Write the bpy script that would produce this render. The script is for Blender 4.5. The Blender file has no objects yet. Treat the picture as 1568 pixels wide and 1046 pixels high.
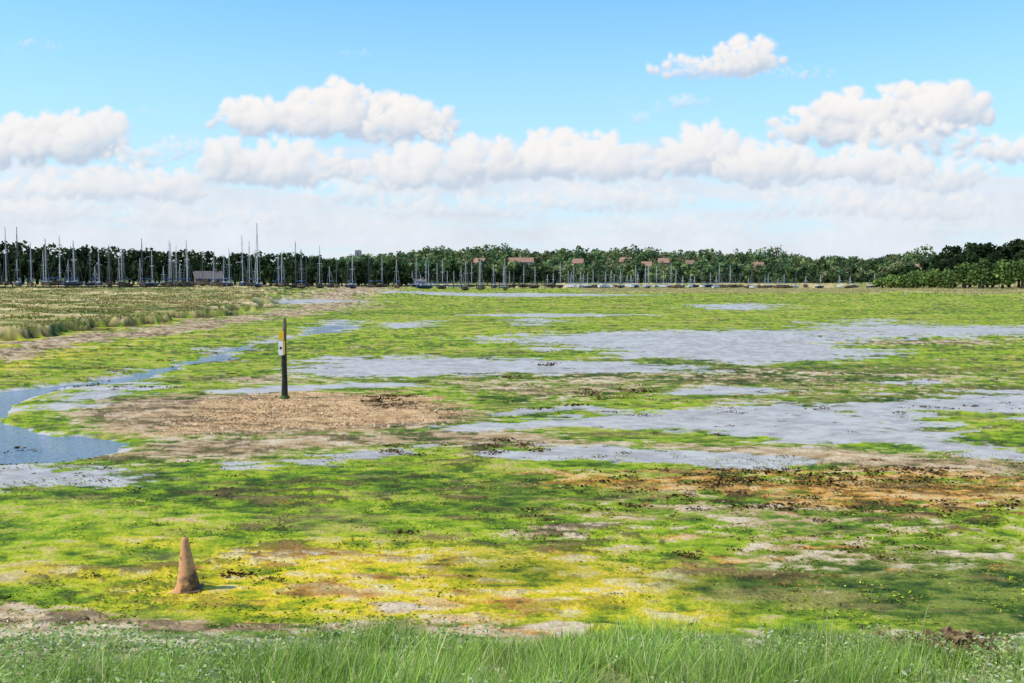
import bpy, math, random
import numpy as np
from mathutils import Vector
random.seed(7); rng=np.random.default_rng(11)
scene=bpy.context.scene
scene.view_settings.view_transform='Standard'
try: scene.view_settings.look='None'
except Exception: pass
scene.view_settings.exposure=0
F=1524.0; HV=428.0; CZ=4.0
PITCH=math.atan((523-HV)/F)

# ---------------- camera ----------------
cd=bpy.data.cameras.new("camera"); cam=bpy.data.objects.new("camera",cd); scene.collection.objects.link(cam)
cd.lens=35; cd.sensor_width=36; cd.clip_end=12000; cd.clip_start=0.1
cam.location=(0,0,CZ); cam.rotation_euler=(math.radians(90)-PITCH,0,0); scene.camera=cam

# survey helpers: photogrammetric bearing/elevation -> world position
def ray(u,v):
    u=np.asarray(u,float); v=np.asarray(v,float)
    a=(u-784)/F; b=(523-v)/F
    y=math.cos(PITCH)+b*math.sin(PITCH); z=-math.sin(PITCH)+b*math.cos(PITCH)
    return a,y,z
def G(u,v,z=0.0):
    a,y,zz=ray(u,v); t=(z-CZ)/zz
    return a*t,y*t
def at_dist(u,d):
    a,y,_=ray(u,HV+3); s=d/np.hypot(a,y); return a*s,y*s
def LP(x,y):
    return np.arctan2(x,y), np.log(np.maximum(np.hypot(x,y),1e-3))

# ---------------- noise ----------------
def _h(ix,iy,s):
    n=(ix.astype(np.int64)*374761393+iy.astype(np.int64)*668265263+s*974711)&0x7fffffff
    n=((n^(n>>13))*1274126177)&0x7fffffff
    return ((n^(n>>16))&0xffff)/65535.0
def vn(x,y,s=0):
    ix=np.floor(x);iy=np.floor(y);fx=x-ix;fy=y-iy
    fx=fx*fx*(3-2*fx);fy=fy*fy*(3-2*fy)
    a=_h(ix,iy,s);b=_h(ix+1,iy,s);c=_h(ix,iy+1,s);d=_h(ix+1,iy+1,s)
    return (a*(1-fx)+b*fx)*(1-fy)+(c*(1-fx)+d*fx)*fy
def fbm(x,y,s=0,o=5,g=.5):
    r=0;amp=1;t=0
    for i in range(o):
        k=1.0*2**i; ca=math.cos(i*.7);sa=math.sin(i*.7)
        r=r+amp*vn((x*ca-y*sa)*k+17.3*i,(x*sa+y*ca)*k+5.1*i,s+i);t+=amp;amp*=g
    return r/t
def ss(a,b,x):
    t=np.clip((x-a)/(b-a),0,1);return t*t*(3-2*t)

# ---------------- polygons ----------------
def sdf(poly,A,L,pad=0.6):
    P=np.array(poly,float); out=np.full(A.shape,-9.0)
    m=(A>P[:,0].min()-pad)&(A<P[:,0].max()+pad)&(L>P[:,1].min()-pad)&(L<P[:,1].max()+pad)
    if not m.any(): return out
    x=A[m];y=L[m];d=np.full(x.shape,1e9);ins=np.zeros(x.shape,bool);n=len(P)
    for i in range(n):
        x1,y1=P[i];x2,y2=P[(i+1)%n];ex=x2-x1;ey=y2-y1
        t=np.clip(((x-x1)*ex+(y-y1)*ey)/(ex*ex+ey*ey+1e-12),0,1)
        d=np.minimum(d,(x-x1-t*ex)**2+(y-y1-t*ey)**2)
        c=((y1>y)!=(y2>y))
        xi=(x2-x1)*(y-y1)/((y2-y1) if abs(y2-y1)>1e-12 else 1e-12)+x1
        ins^=(c&(x<xi))
    out[m]=np.where(ins,1,-1)*np.sqrt(d)
    return out
def poly(pts,z=0.0):
    p=[]
    for u,v in pts:
        x,y=G(u,v,z);a,l=LP(x,y);p.append((float(a),float(l)))
    return p
WATER=[poly(p) for p in [
 [(-160,672),(40,671),(110,668),(192,677),(165,690),(90,703),(0,709),(-160,712)],
 [(-160,598),(0,603),(60,592),(130,585),(200,573),(240,561),(300,551),(330,538),(355,529),(390,523),(430,517),(462,510),(490,498),(508,490),(538,489),(545,500),(520,508),(480,513),(440,522),(400,530),(362,541),(345,553),(290,564),(240,577),(180,586),(110,592),(70,602),(35,615),(20,640),(50,662),(110,672),(60,680),(-160,682),(-160,640)],
]]
WET=[(poly(p),f) for p,f in [
 ([(-160,715),(40,712),(130,725),(240,732),(220,745),(120,752),(-160,757)],.06),
 ([(60,622),(100,605),(130,590),(200,585),(290,588),(230,602),(150,612),(90,630)],.06),
 ([(450,558),(520,549),(640,547),(760,550),(900,553),(1060,563),(1070,568),(960,572),(830,575),(700,576),(560,580),(480,578),(440,568)],.07),
 ([(750,520),(800,515),(860,512),(950,509),(1100,507),(1250,506),(1330,491),(1420,499),(1568,500),(1700,502),(1700,513),(1480,514),(1400,518),(1290,519),(1280,530),(1360,545),(1290,552),(1180,558),(1040,553),(960,550),(950,540),(850,535),(800,528)],.09),
 ([(1000,602),(1080,595),(1180,596),(1218,602),(1130,609),(1030,608)],.03),
 ([(690,657),(780,645),(900,638),(1000,633),(1130,627),(1270,621),(1330,626),(1300,640),(1360,655),(1420,668),(1500,683),(1568,692),(1700,700),(1700,713),(1568,708),(1450,694),(1350,682),(1240,680),(1100,674),(960,662),(860,653),(760,660)],.08),
 ([(1280,625),(1360,612),(1480,606),(1568,599),(1700,600),(1700,645),(1568,643),(1500,635),(1430,635),(1400,645),(1440,665),(1500,683),(1440,680),(1360,662),(1310,642)],.06),
 ([(380,720),(450,704),(560,692),(650,688),(600,706),(520,716),(420,723)],.06),
 ([(780,700),(830,684),(960,690),(1100,699),(1260,712),(1200,722),(1050,717),(900,709),(810,706)],.05),
 ([(590,495),(650,493),(645,503),(600,503)],.05),
 ([(1060,468),(1150,465),(1200,470),(1150,475),(1090,474)],.05),
 ([(690,483),(850,481),(1000,483),(840,487)],.04),
 ([(790,492),(830,489),(860,494),(810,498)],.05),
 ([(730,642),(800,629),(870,624),(935,624),(935,632),(870,633),(790,639)],.03),
 ([(330,600),(450,592),(640,588),(640,594),(450,600),(360,606)],.03),
 ([(1340,588),(1420,585),(1440,590),(1380,593)],.03),
 ([(385,462),(480,458),(560,462),(430,466)],.05),
 ([(560,452),(800,449),(1000,452),(800,455)],.04),
]]
TAN=[(poly(p),f,s) for p,f,s in [
 ([(100,640),(170,612),(260,606),(430,604),(600,608),(720,630),(760,640),(700,653),(600,664),(400,672),(250,672),(140,660)],.06,1),
 ([(80,710),(180,690),(230,670),(360,666),(480,665),(600,660),(740,655),(850,665),(1000,690),(800,690),(620,688),(480,695),(380,710),(230,715)],.07,.85),
 ([(720,605),(900,588),(1100,585),(1400,577),(1400,584),(1050,594),(900,618),(760,632)],.09,.65),
 ([(960,682),(1250,686),(1568,708),(1700,716),(1700,735),(1400,728),(1200,716)],.06,.9),
 ([(780,815),(860,800),(935,803),(870,828),(790,830)],.04,.8),
 ([(1080,810),(1180,795),(1380,800),(1300,820),(1140,822)],.06,.72),
 ([(950,780),(1050,765),(1240,775),(1150,795),(1000,795)],.06,.7),
 ([(880,740),(1568,740),(1568,850),(1200,870),(900,790)],.12,.50),
 ([(-160,925),(0,930),(120,948),(260,960),(420,965),(560,965),(880,970),(880,1010),(-160,1020)],.035,1),
 ([(1350,985),(1500,1005),(1700,1000),(1700,1080),(1400,1060)],.05,1),
 ([(570,930),(610,928),(640,938),(600,944)],.02,.9),
 ([(1230,522),(1420,520),(1560,522),(1500,530),(1350,530),(1280,528)],.06,.8),
 ([(350,580),(420,575),(450,585),(380,592)],.05,.8),
 ([(450,580),(1568,570),(1568,600),(1200,620),(700,625)],.12,.44),
]]
GRAV=[(poly([(235,655),(300,615),(430,604),(560,602),(640,612),(715,632),(690,650),(520,660),(300,668)]),.08)]
ORANGE=[(poly(p),f,s) for p,f,s in [
 ([(850,738),(930,724),(1250,720),(1568,735),(1700,738),(1700,785),(1450,790),(1200,784),(1000,764),(870,754)],.10,.86),
 ([(400,935),(430,870),(520,862),(600,890),(720,930),(700,950),(500,955)],.09,.40),
 ([(560,610),(660,606),(720,628),(640,632)],.05,.6),
 ([(1100,880),(1250,850),(1400,870),(1250,900)],.1,.45),
]]
YEL=[(poly(p),f,s) for p,f,s in [
 ([(150,930),(330,862),(500,840),(760,862),(1000,890),(1080,950),(700,970),(400,965)],.12,.95),
 ([(0,860),(160,830),(330,830),(340,880),(120,905),(0,900)],.12,.55),
 ([(300,760),(420,740),(480,750),(400,770)],.05,.6),
]]
DARK=[(poly(p),f,s) for p,f,s in [
 ([(1060,905),(1200,880),(1380,868),(1568,858),(1700,860),(1700,1000),(1500,990),(1350,955),(1150,935)],.09,1),
 ([(540,745),(700,725),(900,722),(950,770),(820,800),(620,800)],.1,.7),
 ([(120,745),(330,725),(520,735),(420,760),(200,775)],.08,.5),
 ([(650,870),(800,855),(860,900),(720,915)],.1,.5),
 ([(1150,640),(1400,600),(1420,655),(1568,650),(1568,680),(1480,680)],.08,.55),
 ([(600,540),(1568,550),(1568,600),(1100,600),(500,600),(450,580)],.15,.5),
]]
edge=[G(u,v,.95) for u,v in [(384,461),(340,466),(300,470),(200,480),(100,490),(0,500),(-200,527),(-500,560)]]
PLAT=[(float(a),float(l)) for a,l in (LP(*p) for p in edge)]
PLAT+= [(-1.6,3.3),(-3.0,3.3),(-3.0,8),(-.36,8)]
for u,v in [(430,442),(425,446),(380,449),(395,455)]:
    x,y=G(u,v,.9);a,l=LP(x,y);PLAT.append((float(a),float(l)))
FOOT=[(float(a),float(l)) for a,l in (LP(*G(u,v,0)) for u,v in [(470,470),(440,488),(400,509),(300,545),(200,568),(100,580),(0,592),(-200,612),(-500,640)])]
FOOT+=[(-1.6,3.0),(-3.1,3.0),(-3.1,8),(-.3,8)]
x,y=G(500,452,0);a,l=LP(x,y);FOOT.append((float(a),float(l)))

def parts(x,y):
    A,L=LP(x,y)
    n1=fbm(x*.35,y*.35,3,5)-.5
    sp=sdf(PLAT,A,L,3)+n1*.11
    sf=sdf(FOOT,A,L,3)+n1*.06
    sw=np.full(A.shape,-9.0)
    for p in WATER: sw=np.maximum(sw,sdf(p,A,L,.3))
    sw=sw+n1*.06
    return A,L,sp,sf,sw
def hillprof(A):
    return np.interp(A,[-3.1,-.6,-.2,-.1,-.03,.05,.12,.2,.27,.33,.4,.5,3.1],[.2,.3,.5,.85,1.12,.95,.95,.90,.66,.5,.65,.8,.3])
def Hf(x,y,full=False):
    A,L,sp,sf,sw=P=parts(x,y); r=np.exp(L)
    z=.05+.05*(fbm(x*.5,y*.5,1,5)-.5)+.06*(fbm(x*.06,y*.06,9,4)-.5)+.035*(fbm(x*2.2,y*3.2,2,4)-.5)*np.interp(r,[0,40,90],[1,1,0])
    z=z*np.interp(r,[0,150,400],[1,1,.5])
    z=z-.16*ss(-.02,.03,sw)
    hum=fbm(x*.22,y*.22,5,6,.62)-.45
    z=z+.34*ss(-.02,.42,sf)+.62*ss(-.008,.008,sp)+ss(-.01,.05,sp)*.85*hum+ss(.1,.35,sf)*(1-ss(-.02,0,sp))*.25*(fbm(x*.5,y*.5,7,4)-.5)-.10*np.exp(-((sp+.014)/.01)**2)
    yy=y+1.0*(fbm(x*.3,y*.3,21,3)-.5)
    z=z+np.interp(yy,[-400,2,5,8,10.4,11.6],[2.3,2.3,1.4,.55,.08,0])+ss(12,8,yy)*.12*(fbm(x*1.2,y*1.2,23,4)-.5)
    left=ss(-.02,-.12,A)
    z=z+left*1.15*ss(210,290,r)
    z=z+(1-left)*1.9*ss(490,560,r)+ left*.6*ss(400,600,r)
    z=z+ss(.3,.4,A)*1.0*ss(230,330,r)
    z=z+18*hillprof(A)*ss(600,950,r)+6*ss(950,3000,r)
    return (z,P) if full else z

# ---------------- material helpers ----------------
class NT:
    def __init__(s,t): s.t=t; s.n=t.nodes; s.l=t.links
    def new(s,ty,**k):
        n=s.n.new(ty)
        for a,b in k.items(): setattr(n,a,b)
        return n
    def put(s,sock,v):
        if isinstance(v,bpy.types.NodeSocket): s.l.new(v,sock)
        else: sock.default_value=v
    def m(s,op,a,b=0.0,c=None,clamp=False):
        n=s.new('ShaderNodeMath',operation=op,use_clamp=clamp); s.put(n.inputs[0],a)
        s.put(n.inputs[1],b)
        if c is not None: s.put(n.inputs[2],c)
        return n.outputs[0]
    def v(s,op,a,b=(0,0,0)):
        n=s.new('ShaderNodeVectorMath',operation=op); s.put(n.inputs[0],a)
        if op=='SCALE': s.put(n.inputs[3],b)
        else: s.put(n.inputs[1],b)
        return n.outputs['Value'] if op in('LENGTH','DOT_PRODUCT') else n.outputs[0]
    def noise(s,vec,scale,det=5,rough=.5,dist=0.0):
        n=s.new('ShaderNodeTexNoise'); s.put(n.inputs['Vector'],vec); n.inputs['Scale'].default_value=scale
        n.inputs['Detail'].default_value=det; n.inputs['Roughness'].default_value=rough; n.inputs['Distortion'].default_value=dist
        return n.outputs[0]
    def sstep(s,x,a,b,ta=0.0,tb=1.0):
        n=s.new('ShaderNodeMapRange',interpolation_type='SMOOTHSTEP'); s.put(n.inputs[0],x)
        s.put(n.inputs[1],a);s.put(n.inputs[2],b);s.put(n.inputs[3],ta);s.put(n.inputs[4],tb); return n.outputs[0]
    def mix(s,f,a,b,mode='MIX'):
        n=s.new('ShaderNodeMix',data_type='RGBA',blend_type=mode); s.put(n.inputs[0],f)
        s.put(n.inputs[6],a if isinstance(a,bpy.types.NodeSocket) else (*a,1)); s.put(n.inputs[7],b if isinstance(b,bpy.types.NodeSocket) else (*b,1))
        return n.outputs[2]
def material(name):
    m=bpy.data.materials.new(name); m.use_nodes=True; t=NT(m.node_tree); b=t.n['Principled BSDF']; return m,t,b
def simple(name,col,rough=.7,var=.25,scale=3.0,metal=0.0,attr=None,bump=0.0,trans=0,det=3,spec=.3):
    m,t,b=material(name); g=t.new('ShaderNodeNewGeometry').outputs['Position']
    n=t.noise(g,scale,det,.6)
    if attr:
        a=t.new('ShaderNodeAttribute',attribute_name=attr); base=a.outputs[0]
    else: base=t.mix(0.0,col,col)
    k=t.m('MULTIPLY_ADD',n,2*var,1-var)
    c=t.v('SCALE',base,k); t.l.new(c,b.inputs['Base Color'])
    b.inputs['Roughness'].default_value=rough; b.inputs['Metallic'].default_value=metal; b.inputs['Specular IOR Level'].default_value=spec
    if bump:
        bp=t.new('ShaderNodeBump'); bp.inputs['Strength'].default_value=bump; bp.inputs['Distance'].default_value=.02
        t.l.new(n,bp.inputs['Height']); t.l.new(bp.outputs[0],b.inputs['Normal'])
    return m
def leafmat(name,tf=.3):
    m,t,b=material(name); t.n.remove(b)
    a=t.new('ShaderNodeAttribute',attribute_name='Col'); d=t.new('ShaderNodeBsdfDiffuse'); r=t.new('ShaderNodeBsdfTranslucent')
    t.l.new(a.outputs[0],d.inputs[0]); t.l.new(a.outputs[0],r.inputs[0]); mx=t.new('ShaderNodeMixShader'); mx.inputs[0].default_value=tf
    t.l.new(d.outputs[0],mx.inputs[1]); t.l.new(r.outputs[0],mx.inputs[2]); t.l.new(mx.outputs[0],t.n['Material Output'].inputs[0]); return m
def mk(name,V,Q,mat=None,cols=None,smooth=False,attrs=None,link=True):
    me=bpy.data.meshes.new(name); V=np.asarray(V,np.float32); Q=np.asarray(Q,np.int32)
    k=Q.shape[1]
    me.vertices.add(len(V)); me.vertices.foreach_set('co',V.ravel())
    me.loops.add(Q.size); me.loops.foreach_set('vertex_index',Q.ravel())
    me.polygons.add(len(Q)); me.polygons.foreach_set('loop_start',np.arange(0,Q.size,k,dtype=np.int32))
    me.polygons.foreach_set('use_smooth',np.full(len(Q),smooth))
    me.update(calc_edges=True); me.validate()
    d=dict(attrs or {})
    if cols is not None: d['Col']=cols
    for n,c in d.items():
        at=me.color_attributes.new(n,'FLOAT_COLOR','POINT'); c4=np.ones((len(V),4),np.float32); c4[:,:3]=c
        at.data.foreach_set('color',c4.ravel())
    if mat: me.materials.append(mat)
    o=bpy.data.objects.new(name,me)
    if link: scene.collection.objects.link(o)
    return o

# ---------------- ground ----------------
az=np.concatenate([np.radians(np.linspace(-180,-50,40,endpoint=False)),np.radians(np.linspace(-50,-31,60,endpoint=False)),np.radians(np.linspace(-31,31,1350,endpoint=False)),np.radians(np.linspace(31,50,60,endpoint=False)),np.radians(np.linspace(50,180,40,endpoint=False))])
rows=np.concatenate([np.arange(640,76,-1.15),np.arange(76,6,-.5)]); rr=CZ*F/rows
rr=np.concatenate([np.linspace(.3,rr[0],16,endpoint=False),rr,np.geomspace(rr[-1]*1.03,9000,24)])
nA=len(az);nR=len(rr)
AA,RR=np.meshgrid(az,rr); X=(RR*np.sin(AA)).ravel();Y=(RR*np.cos(AA)).ravel()
Z,(A,L,sp,sf,sw)=Hf(X,Y,True)
def acc(lst):
    v=np.zeros(A.shape)
    for e in lst:
        p,f=e[0],e[1]; s=e[2] if len(e)>2 else 1
        v=np.maximum(v,s*(.5+.5*np.clip(sdf(p,A,L,.35)/f,-1,1)))
    return v
wet=acc(WET); tan=acc(TAN); gr=acc(GRAV); org=acc(ORANGE); yel=acc(YEL); drk=acc(DARK)
wet=np.maximum(wet,np.clip(.5+sw/.06,0,1)*.95*(sw>-.05))
r_=np.exp(L)
path=np.exp(-((sp+.075)/.034)**2)
tan=np.maximum(tan,path*1.15)
slope=ss(.0,.15,sf)*(1-ss(-.02,.0,sp))
tan=np.maximum(tan,slope*.56*ss(.1,.35,sf)); org=np.maximum(org,slope*.40*ss(.15,.35,sf)); yel=np.maximum(yel,slope*.45)
wet=wet*(1-ss(.05,.12,sf))
dry=ss(-.006,.004,sp)
right=ss(.02,.12,A)
dry=np.maximum(dry,ss(250,330,r_*(1+.35*(fbm(A*14,L*3,31,4)-.5)))*right)
dry=np.maximum(dry,ss(440,480,r_)*.9)
bank=ss(11.0,10.1,Y+1.0*(fbm(X*.3,Y*.3,21,3)-.5))
hill=ss(560,620,r_)
def nz(s,sd,o=8,g=.6,sx=.65,k=1.5): return (fbm(X*s*sx,Y*s,sd,o,g)-.5)*k+.5
n_big=nz(.16,101,9,.66); n_mid=nz(1.0,121,7,.66,.55); n_fine=nz(5,141,4,.6,.6,1.7); n_d=nz(.45,161,8,.68,.5)
n_s=nz(2.6,181,5,.65,.45,1.8)
def rampn(x,st):
    p=[a for a,_ in st]; return np.stack([np.interp(x,p,[c[i] for _,c in st]) for i in range(3)],1)
def mixn(f,a,b): return a+(b-a)*np.clip(f,0,1)[:,None]
def mask(val,amp,w,n): return ss(.5-w,.5+w,val+(n-.5)*amp)
f1=n_big*.25+n_mid*.35+n_fine*.4; f2=n_mid*.45+n_fine*.55
B=lambda *c: np.array(c)
c=rampn(f1,[(.26,(.035,.065,.012)),(.37,(.085,.15,.014)),(.47,(.18,.26,.014)),(.56,(.28,.35,.018)),(.64,(.37,.37,.04)),(.74,(.42,.33,.13))])
yl=rampn(f2,[(.24,(.10,.14,.010)),(.37,(.30,.32,.012)),(.50,(.56,.43,.018)),(.62,(.62,.42,.04)),(.75,(.62,.48,.20))])
c=mixn(mask(yel,1.4,.35,n_mid*.5+n_big*.5),c,yl)
dg=rampn(f2,[(.3,(.010,.026,.010)),(.5,(.035,.07,.016)),(.68,(.14,.17,.03))])
c=mixn(mask(drk,1.4,.3,n_big)*.85,c,dg)
tn=rampn(f2,[(.28,(.15,.10,.055)),(.44,(.34,.22,.12)),(.58,(.46,.32,.18)),(.72,(.56,.43,.28))])
c=mixn(mask(tan,1.5,.14,f1),c,tn)
og=rampn(n_fine*.6+n_mid*.4,[(.30,(.12,.06,.02)),(.40,(.34,.14,.03)),(.52,(.60,.26,.055)),(.68,(.60,.38,.15))])
c=mixn(mask(org,1.7,.12,n_mid*.35+n_s*.55+n_d*.1)*.9,c,og)
gcol=mixn(n_fine,B(.30,.16,.07)[None],B(.66,.42,.21)[None])*rng.uniform(.7,1.3,(len(X),1))
c=mixn(mask(gr,1.2,.12,n_mid),c,gcol)
spk=ss(.60,.70,n_s)*ss(.45,.55,n_d)*(1-hill)*(1-.5*ss(.3,.7,yel))
c=mixn(spk*.75,c,B(.07,.05,.022)[None])
bs=ss(.58,.74,nz(2.2,191,6,.65,.35,1.8))*(1-dry)*.35*(1-ss(.2,.6,yel))
c=mixn(bs,c,B(.36,.23,.09)[None])
wn_=n_d*.35+n_mid*.35+n_s*.3
wm=mask(wet,1.6,.06,wn_)
wc=mixn(ss(.25,.75,f2),B(.32,.28,.25)[None],B(.47,.425,.375)[None])
c=mixn(wm,c,wc)
nearedge=ss(-.028,-.009,sp)*(1-ss(-.004,.004,sp))*ss(.35,.6,n_mid+.1)  # shade of the undercut bank face, painted dark into the ground colour
fb_=n_big*.5+n_mid*.3+n_fine*.2
gp=rampn(fb_,[(.30,(.07,.10,.025)),(.40,(.17,.18,.04)),(.48,(.30,.26,.075)),(.56,(.44,.32,.13)),(.66,(.60,.45,.24))])
c=mixn(mask(dry,.2,.15,n_mid),c,gp); c=mixn(nearedge*.92,c,B(.05,.034,.022)[None])
c=mixn(mask(bank,.6,.2,n_fine),c,rampn(f2,[(.3,(.10,.11,.04)),(.5,(.24,.24,.09)),(.65,(.52,.42,.26))]))
c=mixn(hill,c,B(.06,.09,.03)[None])
idx=np.arange(nA*nR).reshape(nR,nA); a0=idx[:-1];a1=idx[1:]
Q=np.stack([a0,a1,np.roll(a1,-1,1),np.roll(a0,-1,1)],-1).reshape(-1,4)[:, ::-1]
mg,t,b=material("mud_and_algae")
pos=t.new('ShaderNodeNewGeometry').outputs['Position']
ca=t.new('ShaderNodeAttribute',attribute_name='Col').outputs[0]; wa=t.new('ShaderNodeSeparateColor'); t.l.new(t.new('ShaderNodeAttribute',attribute_name='Wet').outputs[0],wa.inputs[0]); wa=wa.outputs[0]
nf=t.noise(pos,16,3,.65)
k=t.m('MULTIPLY_ADD',nf,t.m('MULTIPLY_ADD',wa,-1.1,1.3),t.m('MULTIPLY_ADD',wa,.55,.37))
t.l.new(t.v('SCALE',ca,k),b.inputs['Base Color'])
t.l.new(t.m('MULTIPLY_ADD',wa,-.40,.9),b.inputs['Roughness'])
t.l.new(t.m('MULTIPLY_ADD',wa,.10,.08),b.inputs['Specular IOR Level'])
bp=t.new('ShaderNodeBump'); bp.inputs['Distance'].default_value=.05
t.l.new(t.m('MULTIPLY_ADD',wa,-.3,.8),bp.inputs['Strength']); t.l.new(nf,bp.inputs['Height']); t.l.new(bp.outputs[0],b.inputs['Normal'])
Z=Z+ (spk*.03+ (n_mid-.5)*.07*np.interp(r_,[0,30,80],[1,1,0])+(n_fine-.5)*.02*np.interp(r_,[0,20,40],[1,1,0]))*(1-wm)*(1-bank)
ground=mk("ground",np.stack([X,Y,Z],1),Q,mg,smooth=True,cols=c,attrs={'Wet':np.repeat(wm[:,None],3,1)})

mw,t,b=material("water")
b.inputs['Base Color'].default_value=(.10,.15,.21,1); b.inputs['Roughness'].default_value=.08; b.inputs['IOR'].default_value=1.33
pos=t.new('ShaderNodeNewGeometry').outputs['Position']; n=t.noise(pos,5,3,.6)
bp=t.new('ShaderNodeBump'); bp.inputs['Distance'].default_value=.08; bp.inputs['Strength'].default_value=.6; t.l.new(n,bp.inputs['Height']); t.l.new(bp.outputs[0],b.inputs['Normal'])
mk("water",[(-60,16,-.035),(6,16,-.035),(6,140,-.035),(-60,140,-.035)],[(0,1,2,3)],mw)

# ---------------- scatter meshes ----------------
def blades(name,x,y,h,w,cols,mat,lean=.35,seg=3,z=None):
    n=len(x); z=Hf(x,y)-.02 if z is None else z
    th=rng.uniform(0,2*np.pi,n); ln=np.abs(rng.normal(0,lean,n))*h; dx=np.cos(th)*ln+.12*h;dy=np.sin(th)*ln
    fa=rng.uniform(-.8,.8,n); wx=np.cos(fa);wy=np.sin(fa)
    V=[];C=[]
    for i in range(seg+1):
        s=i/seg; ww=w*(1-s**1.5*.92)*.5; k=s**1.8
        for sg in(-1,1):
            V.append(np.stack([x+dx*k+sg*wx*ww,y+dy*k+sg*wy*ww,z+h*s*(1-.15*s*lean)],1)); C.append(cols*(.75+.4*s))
    V=np.stack(V,1).reshape(-1,3);C=np.stack(C,1).reshape(-1,3); K=2*(seg+1)
    base=np.arange(n)[:,None,None]*K; q=np.array([[2*i,2*i+1,2*i+3,2*i+2] for i in range(seg)])[None]
    return mk(name,V,(base+q).reshape(-1,4),mat,cols=C)
mgrass=leafmat("grass_blades",.42)
def pick(pal,n,wts=None):
    pal=np.array(pal); i=rng.choice(len(pal),n,p=wts); return pal[i]*rng.uniform(.7,1.25,(n,1))
n=72000; x=rng.uniform(-7.0,7.5,n); y=rng.uniform(6.3,10.9,n)
ul=x/y*F+784
dens=fbm(x*1.3,y*1.3,41,4)
edgey=np.interp(x/y,[-.6,-.45,-.3,-.2,-.05,.1,.3,.4,.55],[8.2,8.7,9.5,9.9,10.0,10.2,10.2,9.6,9.0])+2.2*(fbm(x*1.3,y*.4,43,4)-.5)
thr=np.interp(ul,[0,150,420,1250,1400,1568],[.53,.42,.35,.37,.45,.48])
k=(dens>thr)&(y<edgey)
x=x[k];y=y[k];n=len(x)
cl_=fbm(x*1.5+9,y*1.5,47,3)
h=(.05+.66*np.clip(cl_-.14,0,1)*rng.uniform(.35,1.2,n))*np.interp(x/y,[-.5,-.3,0,.35,.5],[.75,.85,.95,1.1,.85])*(.8+.5*np.clip((9.5-y)/2,0,1))
cl=pick([(.30,.46,.07),(.42,.58,.10),(.54,.64,.17),(.15,.27,.05),(.74,.66,.36)],n,[.26,.32,.22,.11,.09])
tone=.75+.6*(fbm(x*.9,y*.9,49,3)-.3)[:,None]
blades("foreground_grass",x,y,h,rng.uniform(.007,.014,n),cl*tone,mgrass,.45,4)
def leaves(name,x,y,zoff,size,cols,mat,flat=.5,z=None):
    n=len(x); z=Hf(x,y)+zoff if z is None else z
    c=np.stack([x,y,z],1); a=rng.normal(size=(n,3)); a[:,2]*=flat; a/=np.linalg.norm(a,axis=1)[:,None]
    b_=np.cross(a,rng.normal(size=(n,3))); b_/=np.linalg.norm(b_,axis=1)[:,None]
    s=np.asarray(size)[:,None]
    V=np.stack([c-a*s,c+b_*s*.45,c+a*s,c-b_*s*.45],1).reshape(-1,3)
    return mk(name,V,np.arange(4*n).reshape(-1,4),mat,cols=np.repeat(cols,4,0))
n=75000; x=rng.uniform(-7.0,7.5,n); y=rng.uniform(6.5,10.5,n); ul=x/y*F+784
dn=fbm(x*1.6,y*1.6,61,4)
thr=np.interp(ul,[0,330,480,1250,1420,1568],[.38,.44,.60,.64,.50,.46])
k=(dn>thr)&(y<10.0+1.4*(fbm(x,y*.3,63,3)-.5)); x=x[k];y=y[k];n=len(x)
leaves("sea_purslane",x,y,rng.uniform(0,.16,n)*(1+2.0*(dn[k]-.4)),rng.uniform(.012,.030,n),pick([(.40,.52,.15),(.52,.60,.26),(.26,.38,.09),(.76,.74,.56),(.42,.30,.14)],n,[.37,.27,.22,.06,.08]),mgrass)
x0,y0=G(1455,1012,.2); n=700
leaves("dead_weed_pile",x0+rng.normal(0,.28,n),y0+rng.normal(0,.2,n),rng.uniform(.02,.2,n),rng.uniform(.02,.07,n),pick([(.30,.17,.09),(.44,.27,.15),(.14,.08,.045)],n),mgrass,.4)
n=60; x=rng.uniform(2.0,4.6,n); y=rng.uniform(8.8,9.9,n)
blades("seed_stalks",x,y,rng.uniform(.45,.9,n),np.full(n,.005),pick([(.6,.5,.25),(.5,.5,.2)],n),mgrass,.2,4)
# saltmarsh vegetation: low mottled tufts
n=90000; x,y=at_dist(rng.uniform(-250,440,n),np.exp(rng.uniform(np.log(45),np.log(290),n)))
A_,L_,sp_,sf_,_=parts(x,y); cn=fbm(x*.3,y*.3,71,6,.62); k=(sp_>.004)&(cn>.49); x=x[k];y=y[k];cn=cn[k];n=len(x); r=np.hypot(x,y)
gm=fbm(x*.10,y*.22,73,6,.6)[:,None]
pa=pick([(.50,.37,.15),(.60,.45,.22),(.40,.31,.12),(.28,.18,.09)],n,[.35,.25,.25,.15]); pb=pick([(.22,.26,.05),(.14,.18,.045),(.34,.34,.08)],n)
f_=np.clip((gm-.47)/.08,0,1)
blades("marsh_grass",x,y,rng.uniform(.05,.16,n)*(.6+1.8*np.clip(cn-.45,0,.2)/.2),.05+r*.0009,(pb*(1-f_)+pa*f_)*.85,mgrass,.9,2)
n=50000; x,y=at_dist(rng.uniform(880,1750,n),rng.uniform(225,520,n)); A_,L_=LP(x,y); r=np.exp(L_)
k=(ss(250,330,r*(1+.35*(fbm(A_*14,L_*3,31,4)-.5)))*ss(.02,.12,A_)>.5); x=x[k];y=y[k];n=len(x)
blades("reed_bed",x,y,rng.uniform(.15,.45,n),np.full(n,.16),pick([(.66,.50,.22),(.72,.56,.30),(.5,.42,.17),(.36,.36,.12)],n),mgrass,.3,2)

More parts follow.
